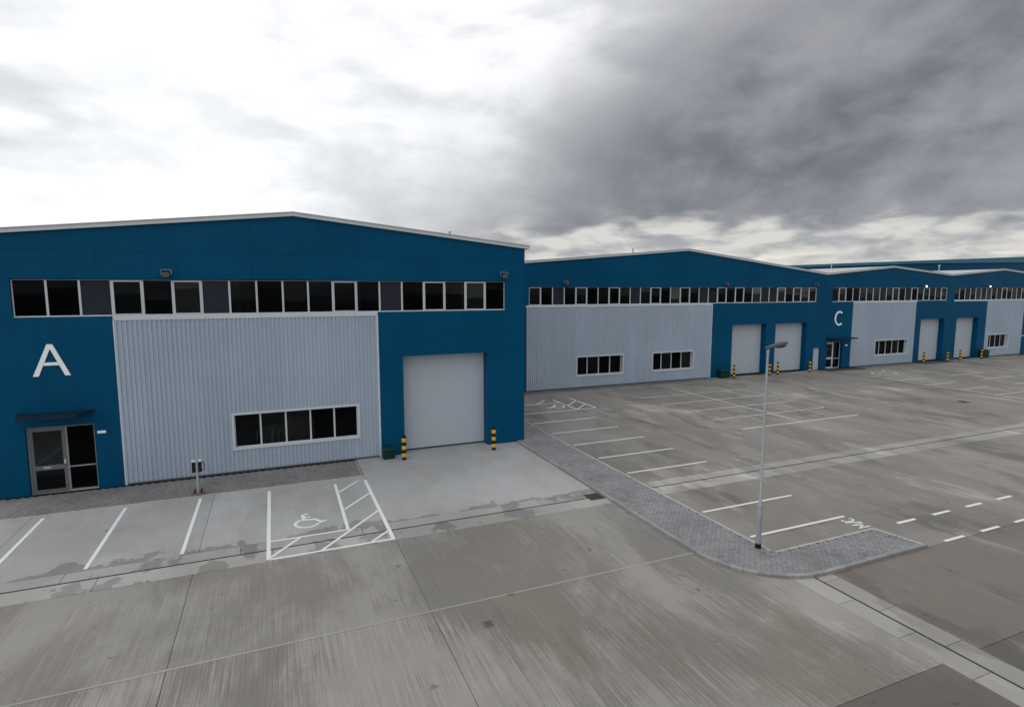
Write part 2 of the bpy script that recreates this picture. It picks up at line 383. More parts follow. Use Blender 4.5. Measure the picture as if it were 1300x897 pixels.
slab(3.27, 12.73, 0.6, 6.80, WETB, 0.4); slab(3.27, 12.73, -12, 0.6, G3, 0.8)
slab(13.40, 19.9, 10.41, 12.93, LOT, 0.5)
def seal(x0, x1, y0, y1, c=(0.30, 0.293, 0.275)):
    o = MB().box(x0, x1, y0, y1, -0.06, 0.002).build('joint_seal', 'concrete', yard); o.color = (*c, 0.1)
seal(-40, 12.0, 12.861, 12.929)
seal(13.5, 48.5, 24.87, 24.93, (0.25, 0.242, 0.225)); seal(35.5, 110, 31.62, 31.68, (0.25, 0.242, 0.225)); seal(33.02, 33.08, 10.5, 17.2, (0.26, 0.25, 0.235)); seal(33.02, 33.08, 18.7, 24.86, (0.26, 0.25, 0.235))
for i in range(len(XR)-1):
    a, c = XR[i], XR[i+1]
    for y0, y1 in ((12.93 if i == 0 else 10.41, 17.22), (18.65, 24.9), (24.9, 31.65)): slab(a, c, y0, y1, LOT, 0.55)
    slab(a, c, 31.65, 39.1 if a > 33 else 37.72, LOT if a < 33 else G3, 0.3)
for i in range(len(XF)-1):
    a, c = XF[i], XF[i+1]
    for y0, y1 in ((10.41, 17.22), (18.65, 24.9), (24.9, 31.65)): slab(a, c, y0, y1, LOT, 0.5)
    slab(a, c, 31.65, 39.1 if c < 54 or 62 < a < 76 else 37.72, G3, 0.3)
slab(33.05, 35.4, 37.9, 39.1, LOT, 0.2, 0.03, z=-0.012)
XB = [14.0, 20.6, 27.2, 33.8, 40.4, 47.0, 60, 75, 110]
for i in range(len(XB)-1):
    slab(XB[i], XB[i+1], 6.80, 10.41, BROWN, 0.25); slab(XB[i], XB[i+1], 0.6, 6.80, WETB, 0.25); slab(XB[i], XB[i+1], -12, 0.6, BROWN, 0.25)
MB().box(-40, 110, 17.97, 18.06, -0.083, -0.012).build('slot_shade_strip', 'rubber', yard); MB().box(13.33, 13.41, -12, 10.7, -0.083, -0.012).build('slot_shade_strip', 'rubber', yard); MB().box(48.53, 48.74, 10.4, 37.5, -0.083, -0.012).build('slot_shade_strip', 'rubber', yard)  # black strips set almost flush: the slots' inner shade given as colour
# channel along the front of the yard: two rows of channel slabs with a slot between, its shade a black strip
def vary(c, a): k = 1 + random.uniform(-a, a); return tuple(v*k for v in c)
xs = [-40]
while xs[-1] < 110: xs.append(xs[-1] + random.choice((3.6, 4.4, 5.6, 6.4)))
for a, c in zip(xs, xs[1:]):
    k = CH if c < 14 else (0.300, 0.290, 0.270)
    slab(a, c, 18.05, 18.65, vary(k, 0.07), 0.15, 0.007, 'channel_slab'); 
    slab(a+0.9, c+0.9, 17.22, 17.98, vary(k, 0.09), 0.15, 0.007, 'channel_slab')
ys = [10.75]
while ys[-1] > -12: ys.append(ys[-1] - random.choice((1.5, 1.5, 2.1)))
for c, a in zip(ys, ys[1:]):
    slab(12.73, 13.34, a, c, vary((0.285, 0.274, 0.255), 0.10), 0.1, 0.006, 'channel_slab')
    slab(13.40, 14.0, a-0.6, c-0.6, vary((0.285, 0.274, 0.255), 0.10), 0.1, 0.006, 'channel_slab')
slab(13.40, 14.0, 10.15, 10.75, (0.285, 0.274, 0.255), 0.1, 0.006, 'channel_slab')

# ------------------------------------------------------------------ painted markings (parts of the yard, each a sheet of paint)
mk = [0]
def paint(name, pts, wd=0.10, closed=False, lay=0, mt='road_paint'):
    mk[0] += 1
    return MB().ribbon(pts, wd, 0.004 + 0.002*lay, closed).build(name, mt, yard)
for x in (-7.58, -5.18, -2.80): paint('parking_line', [(x, 23.62), (x, 18.72)], 0.105)
paint('parking_line', [(-9.98, 23.62), (-9.98, 18.72)], 0.105)
# accessible bay at unit A
paint('parking_line', [(-0.42, 23.46), (-0.42, 17.34)], 0.115)
paint('parking_line', [(3.22, 23.36), (3.22, 17.34)], 0.125)
paint('parking_line', [(-0.36, 17.33), (3.28, 17.33)], 0.10, lay=1)
paint('parking_line', [(2.03, 23.32), (1.98, 18.60)], 0.11)
paint('parking_line', [(-0.36, 18.60), (2.02, 18.60)], 0.09, lay=1)
for p_ in ([(-0.36, 17.45), (0.50, 18.56)], [(1.08, 17.37), (3.16, 19.84)], [(2.55, 17.37), (3.16, 17.98)], [(2.08, 20.42), (3.16, 21.74)], [(2.08, 22.30), (2.95, 23.37)]):
    paint('hatch_line', p_, 0.095, lay=2)
def wheelchair(cx, cy, ang, sc):
    # seat-and-wheel outline: back, seat and leg as one stroke, wheel as an open ring, arm rest
    ca, sa = math.cos(ang), math.sin(ang)
    T = lambda pts: [(cx + sc*(x*ca - y*sa), cy + sc*(x*sa + y*ca)) for x, y in pts]
    m = MB()
    m.ribbon(T([(-0.12, 0.62), (-0.10, 0.10), (0.26, 0.04), (0.44, -0.26), (0.60, -0.19)]), 0.115*sc, 0.0042)
    m.ribbon(T([(0.13*0+0.385*math.cos(a), -0.20+0.385*math.sin(a)*1.0) for a in [R(118 + i*(360-118-22)/22) for i in range(23)]]), 0.10*sc, 0.0052)
    m.ribbon(T([(-0.055, 0.33), (0.14, 0.31)]), 0.085*sc, 0.0062)
    m.ribbon(T([(-0.06, 0.60), (0.07, 0.60)]), 0.12*sc, 0.0066)
    return m.build('wheelchair_symbol', 'road_paint', yard)
wheelchair(0.78, 19.88, 0, 1.0)
# unit B: bays along the block-paved path
for y in (29.6, 27.12, 24.66, 22.24, 19.9, 15.26, 13.07): paint('parking_line', [(13.72, y), (18.0, y)], 0.10)
paint('parking_line', [(14.0, 32.07), (19.55, 32.07)], 0.10)
paint('parking_line', [(14.0, 34.55), (18.15, 34.55)], 0.10)
paint('parking_line', [(18.10, 32.12), (18.10, 35.6)], 0.10, lay=1)
paint('parking_line', [(19.50, 32.12), (19.50, 35.75)], 0.10, lay=1)
for p_ in ([(18.16, 32.15), (19.44, 33.4)], [(18.16, 33.4), (19.44, 34.7)], [(14.6, 34.6), (15.7, 35.7)], [(16.4, 34.6), (17.5, 35.7)]): paint('hatch_line', p_, 0.08, lay=2)
wheelchair(17.15, 33.35, R(90), 1.05)
paint('parking_line', [(28.88, 36.0), (28.75, 23.95)], 0.10, lay=1, mt='worn_paint'); paint('parking_line', [(33.62, 33.6), (33.62, 26.3)], 0.09, lay=1, mt='worn_paint')
for y in (33.68, 31.18, 28.74, 26.30, 23.90): paint('parking_line', [(24.1, y), (33.55, y)], 0.09, mt='worn_paint' if y > 24 else 'road_paint')
for y in (36.6, 34.2, 31.8, 29.35, 26.92, 24.52, 22.1, 19.7): paint('parking_line', [(49.2, y), (53.0, y)], 0.09, mt='worn_paint')
paint('parking_line', [(53.0, 34.2), (53.0, 36.6)], 0.10, lay=1); paint('parking_line', [(54.3, 34.2), (54.3, 36.6)], 0.10, lay=1)
wheelchair(51.6, 35.4, R(90), 1.05)
for y in (31.8, 29.35, 26.92, 24.52, 22.1): paint('parking_line', [(56.6, y), (61.4, y)], 0.09, mt='worn_paint')
paint('parking_line', [(49.25, 36.55), (49.25, 19.8)], 0.09, lay=1, mt='worn_paint')
for p_ in ([(53.1, 34.3), (54.2, 35.4)], [(53.1, 35.4), (54.2, 36.5)]): paint('hatch_line', p_, 0.08, lay=2)
for i in range(6): paint('parking_line', [(62.5, 29.35-2.43*i), (67.0, 29.35-2.43*i)], 0.09, mt='worn_paint')
x = 19.1
while x < 40:
    paint('lane_dash', [(x, 11.96), (x+0.93, 11.96)], 0.115); paint('lane_dash', [(x, 10.48), (x+0.98, 10.48)], 0.105); x += 1.88
# M/C lettering: the tops point towards -X, the word runs along +Y
def ground_text(strokes, ox, oy, h):
    m = MB()
    for k, s_ in enumerate(strokes): m.ribbon([(ox - v*h, oy + u*h) for u, v in s_], 0.062, 0.004 + 0.0008*k)
    return m.build('motorcycle_lettering', 'road_paint', yard)
ground_text([[(0.0, 0.0), (0.0, 1.0), (0.27, 0.35), (0.54, 1.0), (0.54, 0.0)], [(0.68, -0.08), (1.02, 1.08)],
             [(1.28+0.24*math.cos(R(a)), 0.5+0.47*math.sin(R(a))) for a in range(45, 316, 18)]], 18.04, 12.17, 0.48)

# ------------------------------------------------------------------ block paving
def inside(p, poly):
    x, y = p; r = False; j = len(poly)-1
    for i in range(len(poly)):
        xi, yi = poly[i]; xj, yj = poly[j]
        if (yi > y) != (yj > y) and x < (xj-xi)*(y-yi)/(yj-yi)+xi: r = not r
        j = i
    return r
def pavers(parent, poly, z, tint, ang=0.0):
    # 200 x 100 mm blocks in herringbone, dropped where they would leave the outline
    v = []; f = []
    x0 = min(p[0] for p in poly); x1 = max(p[0] for p in poly); y0 = min(p[1] for p in poly); y1 = max(p[1] for p in poly)
    cx, cy = (x0+x1)/2, (y0+y1)/2; Rr = math.hypot(x1-x0, y1-y0)/2 + 0.5
    ca, sa = math.cos(ang), math.sin(ang); n = int(Rr/0.1)
    for i in range(-n, n):
        for j in range(-n, n):
            k = (i - j) % 4
            if k == 0: w_, h_ = 2, 1
            elif k == 2+1: w_, h_ = 1, 2
            else: continue
            ax, ay, bx_, by_ = i*0.1+0.004, j*0.1+0.004, (i+w_)*0.1-0.004, (j+h_)*0.1-0.004
            if k == 3: ay -= 0.1*0; by_ -= 0.1*0
            mx_, my_ = (ax+bx_)/2, (ay+by_)/2
            if not inside((cx+mx_*ca-my_*sa, cy+mx_*sa+my_*ca), poly): continue
            dz_ = random.uniform(-0.003, 0.003); q = len(v)
            for (ex, ey, ez) in ((ax, ay, -0.03), (bx_, ay, -0.03), (bx_, by_, -0.03), (ax, by_, -0.03)):
                v.append((cx+ex*ca-ey*sa, cy+ex*sa+ey*ca, z+ez))
            for (ex, ey) in ((ax+.005, ay+.005), (bx_-.005, ay+.005), (bx_-.005, by_-.005), (ax+.005, by_-.005)):
                v.append((cx+ex*ca-ey*sa, cy+ex*sa+ey*ca, z+dz_+random.uniform(-.001, .001)))
            f += [(q+4, q+5, q+6, q+7), (q, q+1, q+5, q+4), (q+1, q+2, q+6, q+5), (q+2, q+3, q+7, q+6), (q+3, q, q+4, q+7)]
    m = MB(); m.v = v; m.f = f; m.m = [0]*len(f)
    o = m.build('block_paving', 'paver', parent); o['kind'] = 'stuff'; o.color = (*tint, 1); return o
PAV = (0.226, 0.228, 0.234)
# the path beside unit B's bays with its rounded end
HK = 0.062
arc = [(13.72 + 2.42*math.cos(R(a)), 12.82 + 2.42*math.sin(R(a))) for a in range(180, 271, 9)]
outer = [(11.30, 26.2)] + arc + [(18.15, 10.40)]
inner = [(17.86, 11.93), (13.50, 11.93), (13.46, 29.75), (11.30, 29.75)]
bed = [(11.36, 29.66), (11.36, 12.82)] + [(13.72 + 2.36*math.cos(R(a)), 12.82 + 2.36*math.sin(R(a))) for a in range(180, 271, 9)] + [(18.07, 10.46), (17.81, 11.88), (13.45, 11.88), (13.41, 29.66)]
path = structure(MB().prism_z(bed, -0.084, 0.026).build('pavement', 'paver'))
pin = [(11.41, 29.6), (11.41, 12.82)] + [(13.72 + 2.31*math.cos(R(a)), 12.82 + 2.31*math.sin(R(a))) for a in range(180, 271, 9)] + [(18.02, 10.51), (17.77, 11.83), (13.40, 11.83), (13.36, 29.6)]
path.color = (0.15, 0.154, 0.162, 1)
pavers(path, pin, HK, PAV, R(0))
def along(pts, step):
    out_ = []; 
    for a, c in zip(pts, pts[1:]):
        a = Vector(a); c = Vector(c); L = (c-a).length; k = max(1, round(L/step))
        for i in range(k): out_.append((a+(c-a)*(i/k), a+(c-a)*((i+1)/k)))
    return out_
def kerbs(parent, pts, width, ztop, zbot, step, name, side=1, mat_='kerb', gap=0.006):
    for a, c in along(pts, step):
        d = (c-a).normalized(); n_ = Vector((-d.y, d.x))*side*width; a2 = a+d*gap; c2 = c-d*gap
        poly = [tuple(a2), tuple(c2), tuple(c2+n_), tuple(a2+n_)]
        if side < 0: poly.reverse()
        dz_ = random.uniform(-0.004, 0.004)
        MB().prism_z(poly, zbot, ztop+dz_).build(name, mat_, parent, bevel=0.010)
kerbs(path, [(11.30, 26.15), (11.30, 12.82)], 0.125, HK+0.035, -0.05, 0.9, 'kerb_stone')
kerbs(path, arc, 0.125, HK+0.032, -0.05, 0.75, 'kerb_stone')
kerbs(path, [(13.72, 10.40), (18.15, 10.40)], 0.125, HK+0.035, -0.05, 0.9, 'kerb_stone')
kerbs(path, [(18.13, 10.54), (17.86, 11.90)], 0.075, HK+0.012, -0.05, 0.9, 'edging_stone', mat_='edging')
kerbs(path, [(17.84, 11.93), (13.53, 11.93)], 0.075, HK+0.012, -0.05, 0.9, 'edging_stone', mat_='edging')
kerbs(path, [(13.47, 12.02), (13.45, 29.7)], 0.075, HK+0.012, -0.05, 0.9, 'edging_stone', mat_='edging')
# the strip of block paving in front of unit A
polyA = [(-22, 23.96), (3.22, 23.96), (3.22, 26.30), (-22, 26.30)]
foot = structure(MB().prism_z(polyA, -0.084, -0.02).build('footpath', 'sub_base'))
pavers(foot, [(-10.6, 23.99), (3.19, 23.99), (3.19, 26.29), (-10.6, 26.29)], 0.002, (0.205, 0.198, 0.195), R(45))
kerbs(foot, [(-22, 23.96), (3.20, 23.96)], 0.05, 0.006, -0.06, 0.9, 'edging_stone', mat_='edging')
kerbs(foot, [(3.24, 23.97), (3.24, 26.2)], 0.05, 0.006, -0.06, 0.9, 'edging_stone', mat_='edging')
for xa, xb in ((13.4, 35.35), (53.9, 62.6), (75.9, 110)):
    fp = structure(MB().box(xa, xb, 37.74, 39.08, -0.084, -0.02).build('footpath', 'sub_base'))
    if xb < 100: pavers(fp, [(xa, 37.78), (xb, 37.78), (xb, 39.06), (xa, 39.06)], 0.002, (0.16, 0.156, 0.158), R(45))
    kerbs(fp, [(xa, 37.74), (min(xb, 90), 37.74)], 0.05, 0.006, -0.06, 0.9, 'edging_stone', mat_='edging')

# ------------------------------------------------------------------ warehouses
TT = 0.055   # slope trim half height etc.
def roof_fn(X0, X1, rx, ze0, zr, ze1):
    return lambda x: ze0 + (zr-ze0)*(x-X0)/(rx-X0) if x <= rx else zr + (ze1-zr)*(x-rx)/(X1-rx)
def panel(root, poly, Y, th=0.08, m='blue_paint'):
    return MB().prism_y(poly, Y, Y+th).build('wall_panel', m, root)
def rect(x0, x1, z0, z1, g=0.0012): return [(x0+g, z0+g), (x1-g, z0+g), (x1-g, z1-g), (x0+g, z1-g)]
FRAME_CACHE = {}
def window(root, x0, x1, z0, z1, Y, kind):
    """one framed light; kind: g plain glass, f opening sash with a heavier frame, p grey infill panel"""
    wd, ht = round(x1-x0, 3), round(z1-z0, 3); key = (wd, ht, kind)
    if key not in FRAME_CACHE:
        fw = 0.034; tr_ = fw if kind == 'f' else 0.012; m = MB()
        m.box(0, fw, 0, 0.07, 0, ht); m.box(wd-fw, wd, 0, 0.07, 0, ht); m.box(fw, wd-fw, 0, 0.07, 0, fw); m.box(fw, wd-fw, 0, 0.07, ht-tr_, ht)
        if kind == 'f':
            a = fw+0.004; s_ = 0.030
            m.box(a, a+s_, -0.014, 0.05, a, ht-a); m.box(wd-a-s_, wd-a, -0.014, 0.05, a, ht-a)
            m.box(a+s_, wd-a-s_, -0.014, 0.05, a, a+s_); m.box(a+s_, wd-a-s_, -0.014, 0.05, ht-a-s_, ht-a)
        ins = fw if kind != 'f' else fw+0.042
        pn = MB().box(ins, wd-ins, 0.030, 0.042, ins, ht-(ins if kind == 'f' else tr_))
        FRAME_CACHE[key] = (m.mesh('window', 'frame'), pn.mesh('pane', 'infill' if kind == 'p' else 'glass'))
    fm, pm = FRAME_CACHE[key]; o = ORG[root]
    wn = put('window', fm, root, (x0-o[0], Y-o[1], z0-o[2]))
    pn_ = put('pane', pm, wn, (0, 0, 0)); pn_.rotation_euler = (random.uniform(-.008, .008), 0, random.uniform(-.010, .010)) if kind != 'p' else (0, 0, 0)
def window_row(root, x0, x1, z0, z1, Y, kinds, gap=0.004):
    n = len(kinds); wd = (x1-x0)/n
    for i, k in enumerate(kinds): window(root, x0+i*wd+gap/2, x0+(i+1)*wd-gap/2, z0, z1, Y, k)
PITCH = 1/6.0
def cladding(root, x0, x1, z0, z1, Y, hole=None):
    """profiled sheets, ribs 167 mm apart, cut round the window openings in hole"""
    cuts = {x0, x1}
    xx = x0
    while xx + 1.0 < x1 - 0.3: xx += 1.0; cuts.add(round(xx, 4))
    holes = hole or []
    for h in holes:
        cuts = {c for c in cuts if not (abs(c-h[0]) < 0.3 or abs(c-h[1]) < 0.3) or c in (x0, x1)}; cuts |= {h[0], h[1]}
    cuts = sorted(cuts)
    for a, c in zip(cuts, cuts[1:]):
        spans = [(z0, z1)]
        for h in holes:
            if a >= h[0]-1e-6 and c <= h[1]+1e-6: spans = [(z0, h[2]), (h[3], z1)]
        k0 = math.floor((a-x0)/PITCH)-1; xs_ = []
        for k in range(k0, k0+int((c-a)/PITCH)+4):
            bx0 = x0 + k*PITCH
            for u, d in ((0.0, 0.0), (0.14, 0.0), (0.24, -0.042), (0.60, -0.042), (0.70, 0.0)):
                xs_.append((bx0+u*PITCH, d))
        def dep(x):
            for (xa, da), (xb, db) in zip(xs_, xs_[1:]):
                if xa <= x <= xb: return da + (db-da)*(x-xa)/max(xb-xa, 1e-9)
            return 0
        pr = [(a+0.001, dep(a))] + [(x, d) for x, d in xs_ if a+0.002 < x < c-0.002] + [(c-0.001, dep(c))]
        for za, zb in spans:
            m = MB(); n = len(pr)
            m.v = [(x, Y+d, za) for x, d in pr] + [(x, Y+d, zb) for x, d in pr]
            m.f = [[i, i+1, n+i+1, n+i] for i in range(n-1)]; m.m = [0]*len(m.f)
            m.build('cladding_sheet', 'silver_paint', root)
def surround(root, x0, x1, z0, z1, Y, depth, m='frame', wd=0.09, proud=0.045):
    """flashing round an opening in the cladding: four strips plus reveals"""
    o = MB()
    o.box(x0-wd, x0, Y-proud, Y+depth, z0-wd, z1+wd); o.box(x1, x1+wd, Y-proud, Y+depth, z0-wd, z1+wd)
    o.box(x0, x1, Y-proud, Y+depth, z0-wd, z0); o.box(x0, x1, Y-proud, Y+depth, z1, z1+wd)
    return o.build('window_surround', m, root)
def reveal(root, x0, x1, z1, Y, depth, m='blue_paint', name='reveal'):
    o = MB(); t_ = 0.05
    o.box(x0-t_, x0, Y+0.082, Y+depth+0.05, 0, z1+t_); o.box(x1, x1+t_, Y+0.082, Y+depth+0.05, 0, z1+t_); o.box(x0, x1, Y+0.082, Y+depth+0.05, z1, z1+t_)
    return o.build(name, m, root)
def roller(root, x0, x1, z1, Y, depth):
    """sectional lifting door of wide flat panels with a black rubber seal at its foot"""
    rd = MB().box(x0, x1, Y+depth-0.004, Y+depth+0.05, 0.012, 0.075).build('roller_door', 'rubber', root)
    n = 8; h = (z1-0.075)/n
    for i in range(n):
        MB().box(x0+0.002, x1-0.002, Y+depth, Y+depth+0.045, 0.075+i*h+0.0006, 0.075+(i+1)*h-0.0006).build('door_panel', 'door_paint', rd)
    reveal(root, x0, x1, z1, Y, depth)
def entrance(root, x0, x1, z1, Y, depth, split, mat_='alu_dark'):
    """glazed entrance: a leaf with a mid rail and letter plate, and a fixed sidelight"""
    y = Y+depth; fw = 0.055; m = MB()
    m.box(x0, x0+fw, y-0.02, y+0.06, 0, z1); m.box(x1-fw, x1, y-0.02, y+0.06, 0, z1); m.box(x0+fw, x1-fw, y-0.02, y+0.06, z1-fw, z1)
    m.box(x0+split-fw/2, x0+split+fw/2, y-0.025, y+0.06, 0, z1-fw)
    m.box(x0+split+fw/2, x1-fw, y-0.015, y+0.05, 0.01, 0.07); m.box(x0+split+fw/2, x1-fw, y-0.02, y+0.05, 0.95, 1.0)
    fr_ = m.build('entrance_frame', 'alu' if mat_ == 'alu_dark' else 'frame', root)
    MB().box(x0+split+fw/2, x1-fw, y+0.012, y+0.022, 0.07, 0.95).build('pane', 'glass', fr_)
    MB().box(x0+split+fw/2, x1-fw, y+0.012, y+0.022, 1.0, z1-fw).build('pane', 'glass', fr_)
    a, c = x0+fw+0.006, x0+split-fw/2-0.006; st_ = 0.115; m = MB()
    m.box(a, a+st_, y-0.03, y+0.025, 0.012, z1-fw-0.006); m.box(c-st_, c, y-0.03, y+0.025, 0.012, z1-fw-0.006)
    for z0_, z1_ in ((0.012, 0.15), (0.92, 1.10), (z1-fw-0.13, z1-fw-0.006)): m.box(a+st_, c-st_, y-0.028, y+0.024, z0_, z1_)
    dr = m.build('entrance_door', mat_, root)
    MB().box(a+st_, c-st_, y-0.005, y+0.005, 0.15, 0.92).build('pane', 'glass', dr); MB().box(a+st_, c-st_, y-0.005, y+0.005, 1.10, z1-fw-0.13).build('pane', 'glass', dr)
    MB().box(a+0.36, a+0.60, y-0.04, y-0.029, 0.985, 1.035).build('letter_plate', 'trim', dr, bevel=0.004)
    MB().box(c-0.09, c-0.03, y-0.075, y-0.031, 1.12, 1.29).build('handle', 'trim', dr, bevel=0.01)
    MB().box(x0, x1, y-0.03, y+0.06, 0.0, 0.011).build('threshold', 'trim', root)
    reveal(root, x0, x1, z1, Y, depth)
def canopy(root, bx0, bx1, fx0, fx1, z, Y, out_):
    m = MB().prism_z([(fx0, Y-out_), (fx1, Y-out_), (bx1, Y-0.003), (bx0, Y-0.003)], z, z+0.07)
    cn = m.build('canopy', 'navy', root, bevel=0.008)
    MB().box(fx0+0.02, fx1-0.02, Y-out_-0.03, Y-out_-0.001, z-0.035, z+0.085).build('gutter', 'navy', cn)
def roof(root, X0, X1, rx, ze0, zr, ze1, Yf, Yb, left_over=0.0, right_over=0.0):
    F = roof_fn(X0, X1, rx, ze0, zr, ze1); xl, xr = X0-left_over, X1+right_over
    s0 = (zr-ze0)/(rx-X0); s1 = (ze1-zr)/(X1-rx); zl = ze0-s0*left_over; zrr = ze1+s1*right_over
    m = MB(); ya, yb = Yf-0.02, Yb
    for p_ in ([(xl, zl-0.12), (rx, zr-0.12), (rx, zr), (xl, zl)], [(rx, zr-0.12), (xr, zrr-0.12), (xr, zrr), (rx, zr)]): m.prism_y(p_, ya, yb)
    rf = m.build('roof', 'roof_sheet', root)
    for p_ in ([(xl, zl-0.12), (rx-0.003, zr-0.12), (rx-0.003, zr+0.03), (xl, zl+0.03)], [(rx+0.003, zr-0.12), (xr, zrr-0.12), (xr, zrr+0.03), (rx+0.003, zr+0.03)]):
        MB().prism_y(p_, Yf-0.11, Yf-0.025).build('verge_trim', 'trim', rf)
    for p_ in ([(xl, zl+0.032), (rx-0.003, zr+0.032), (rx-0.003, zr+0.062), (xl, zl+0.062)], [(rx+0.003, zr+0.032), (xr, zrr+0.032), (xr, zrr+0.062), (rx+0.003, zr+0.062)]):
        MB().prism_y(p_, Yf-0.15, Yf+0.16).build('verge_cap', 'roof_sheet', rf)
    # seams of the roof sheets
    m = MB(); x = xl+0.5
    while x < xr-0.2:
        z_ = (zl + s0*(x-xl)) if x < rx else (zr + s1*(x-rx)); m.box(x-0.02, x+0.02, Yf+0.17, Yb, z_-0.01, z_+0.028); x += 1.0
    m.build('roof_seam', 'roof_sheet', rf)
    return F
def gable(root, F, xs_, Y, z_low, z_seam, drop=0.121):
    """two rows of blue panels above the windows, the upper row cut to the roof line"""
    for a, c in zip(xs_, xs_[1:]):
        panel(root, rect(a, c, z_low, z_seam), Y)
        mids = [x for x in xs_[0:0]]
        top = [(c-0.001, F(c)-drop)]
        if a < F.rx < c: top.append((F.rx, F(F.rx)-drop))
        top.append((a+0.001, F(a)-drop))
        panel(root, [(a+0.001, z_seam+0.006), (c-0.001, z_seam+0.006)] + top, Y)
class FN:
    def __init__(self, f, rx): self.f = f; self.rx = rx
    def __call__(self, x): return self.f(x)
def shell(root, X0, X1, ze0, ze1, rx, zr, Yf, Yb, left=True, right=True):
    if left: MB().box(X0, X0+0.09, Yf+0.085, Yb, 0, ze0-0.13).build('side_wall', 'blue_paint', root)
    if right: MB().box(X1-0.09, X1, Yf+0.085, Yb, 0, ze1-0.13).build('side_wall', 'blue_paint', root)
    MB().prism_y([(X0, 0), (X1, 0), (X1, ze1-0.13), (rx, zr-0.13), (X0, ze0-0.13)], Yb-0.1, Yb-0.002).build('rear_wall', 'blue_paint', root)
    MB().box(X0+0.1, X1-0.1, Yf+0.75, Yb-0.2, -0.08, 0.012).build('inside_floor', 'inside', root)
    x = X0+2.9
    while x < X1-0.5:
        F_ = roof_fn(X0, X1, rx, ze0, zr, ze1)
        MB().box(x-0.09, x+0.09, Yf+3.2, Yf+3.45, 0, F_(x)-0.5).build('inside_column', 'dark_steel', root); x += 5.5
    MB().box(X0+0.2, X1-0.2, Yf+3.46, Yf+3.6, 5.7, 5.9).build('inside_rail', 'dark_steel', root)

# ---- unit A
YA = 26.39
A = thing('warehouse', (1.0, YA, 0), 'blue gabled warehouse with the big letter A over its glazed entrance', 'warehouse', 'blue warehouse units')
X0, X1, rx, ze0, zr, ze1 = -9.85, 11.77, 0.98, 9.86, 11.02, 9.94
F = FN(roof(A, X0, X1, rx, ze0, zr, ze1, YA, 64, 0.3, 0.22), rx)
shell(A, X0, X1, ze0, ze1, rx, zr, YA, 64)
WZ0, WZ1 = 6.80, 8.18
gable(A, F, [X0, -6.2, -0.67, 4.85, 8.3, X1], YA, WZ1+0.03, 9.27)
panel(A, rect(X0, -8.80, WZ0-0.02, WZ1+0.03), YA); panel(A, rect(10.72, X1, WZ0-0.02, WZ1+0.03), YA)
panel(A, rect(X0, -5.74, 2.62, WZ0-0.02), YA); panel(A, rect(X0, -8.78, 0, 2.62), YA); panel(A, rect(-6.62, -5.74, 0, 2.62), YA)
panel(A, rect(4.44, X1, 4.70, WZ0-0.02), YA); panel(A, rect(4.44, 5.55, 0, 4.70), YA); panel(A, rect(9.76, X1, 0, 4.70), YA)
window_row(A, -8.79, 10.71, WZ0, WZ1, YA+0.085, 'ggpfgfpggggfgpgfgfg')
MB().box(-8.79, -5.70, YA+0.02, YA+0.16, WZ0-0.014, WZ0-0.001).build('window_sill', 'frame', A)
MB().box(4.42, 10.71, YA+0.02, YA+0.16, WZ0-0.014, WZ0-0.001).build('window_sill', 'frame', A)
MB().box(-5.72, 4.42, YA-0.03, YA+0.16, 6.62, WZ0-0.001).build('window_sill', 'frame', A)
cladding(A, -5.73, 4.36, 0.09, 6.62, YA+0.02, [(-1.78, 3.48, 1.02, 2.60)])
MB().box(4.36, 4.435, YA-0.035, YA+0.07, 0.02, 6.62).build('corner_trim', 'frame', A)
MB().box(-5.735, -5.66, YA-0.02, YA+0.018, 0.02, 6.62).build('corner_trim', 'frame', A)
MB().box(-5.65, 4.35, YA-0.004, YA+0.06, 0.02, 0.09).build('base_drip', 'dark_steel', A)
surround(A, -1.70, 3.40, 1.10, 2.52, YA, 0.16)
window_row(A, -1.70, 3.40, 1.10, 2.52, YA+0.10, 'ggggg')
roller(A, 5.55, 9.76, 4.70, YA, 0.58)
entrance(A, -8.78, -6.62, 2.62, YA, 0.16, 1.22)
canopy(A, -9.0, -6.55, -8.72, -6.88, 3.12, YA, 0.95)
MB().box(-6.52, -6.24, YA-0.012, YA-0.002, 2.22, 2.32).build('name_plate', 'white_letter', A)

# ---- units B, C, D: one terrace of three gables
YB = 39.10; SEAM = 8.9
rnd = random.Random(4)
def kinds(n):
    out_ = ''
    while len(out_) < n: out_ += rnd.choice(('ggp', 'gfg', 'gg', 'fg', 'gp', 'gfgp', 'ggf'))
    return out_[:n]
B = thing('warehouse', (32.5, YB, 0), 'wide blue gabled warehouse with two ribbon windows in its silver cladding and two tall shutters', 'warehouse', 'blue warehouse units')
X0, X1, rx, ze0, zr, ze1 = 15.9, 49.15, 32.5, 9.70, 11.12, 9.27
F = FN(roof(B, X0, X1, rx, ze0, zr, ze1, YB, 80, 0.2, 0.0), rx)
shell(B, X0, X1, ze0, ze1, rx, zr, YB, 80, True, False)
WZ0, WZ1 = 6.58, 7.95
gable(B, F, [X0, 21.4, 27.0, 32.5, 38.0, 43.6, X1], YB, WZ1+0.03, SEAM)
panel(B, rect(X0, 17.80, WZ0-0.02, WZ1+0.03), YB); panel(B, rect(48.02, X1, WZ0-0.02, WZ1+0.03), YB)
panel(B, rect(X0, 17.55, 0, WZ0-0.02), YB)
panel(B, rect(35.37, X1, 4.62, WZ0-0.02), YB); panel(B, rect(35.37, 37.72, 0, 4.62), YB); panel(B, rect(41.72, 42.90, 0, 4.62), YB)
panel(B, rect(46.92, 47.95, 0, 4.62), YB); panel(B, rect(47.95, X1, 2.14, 4.62), YB); panel(B, rect(48.87, X1, 0, 2.14), YB)
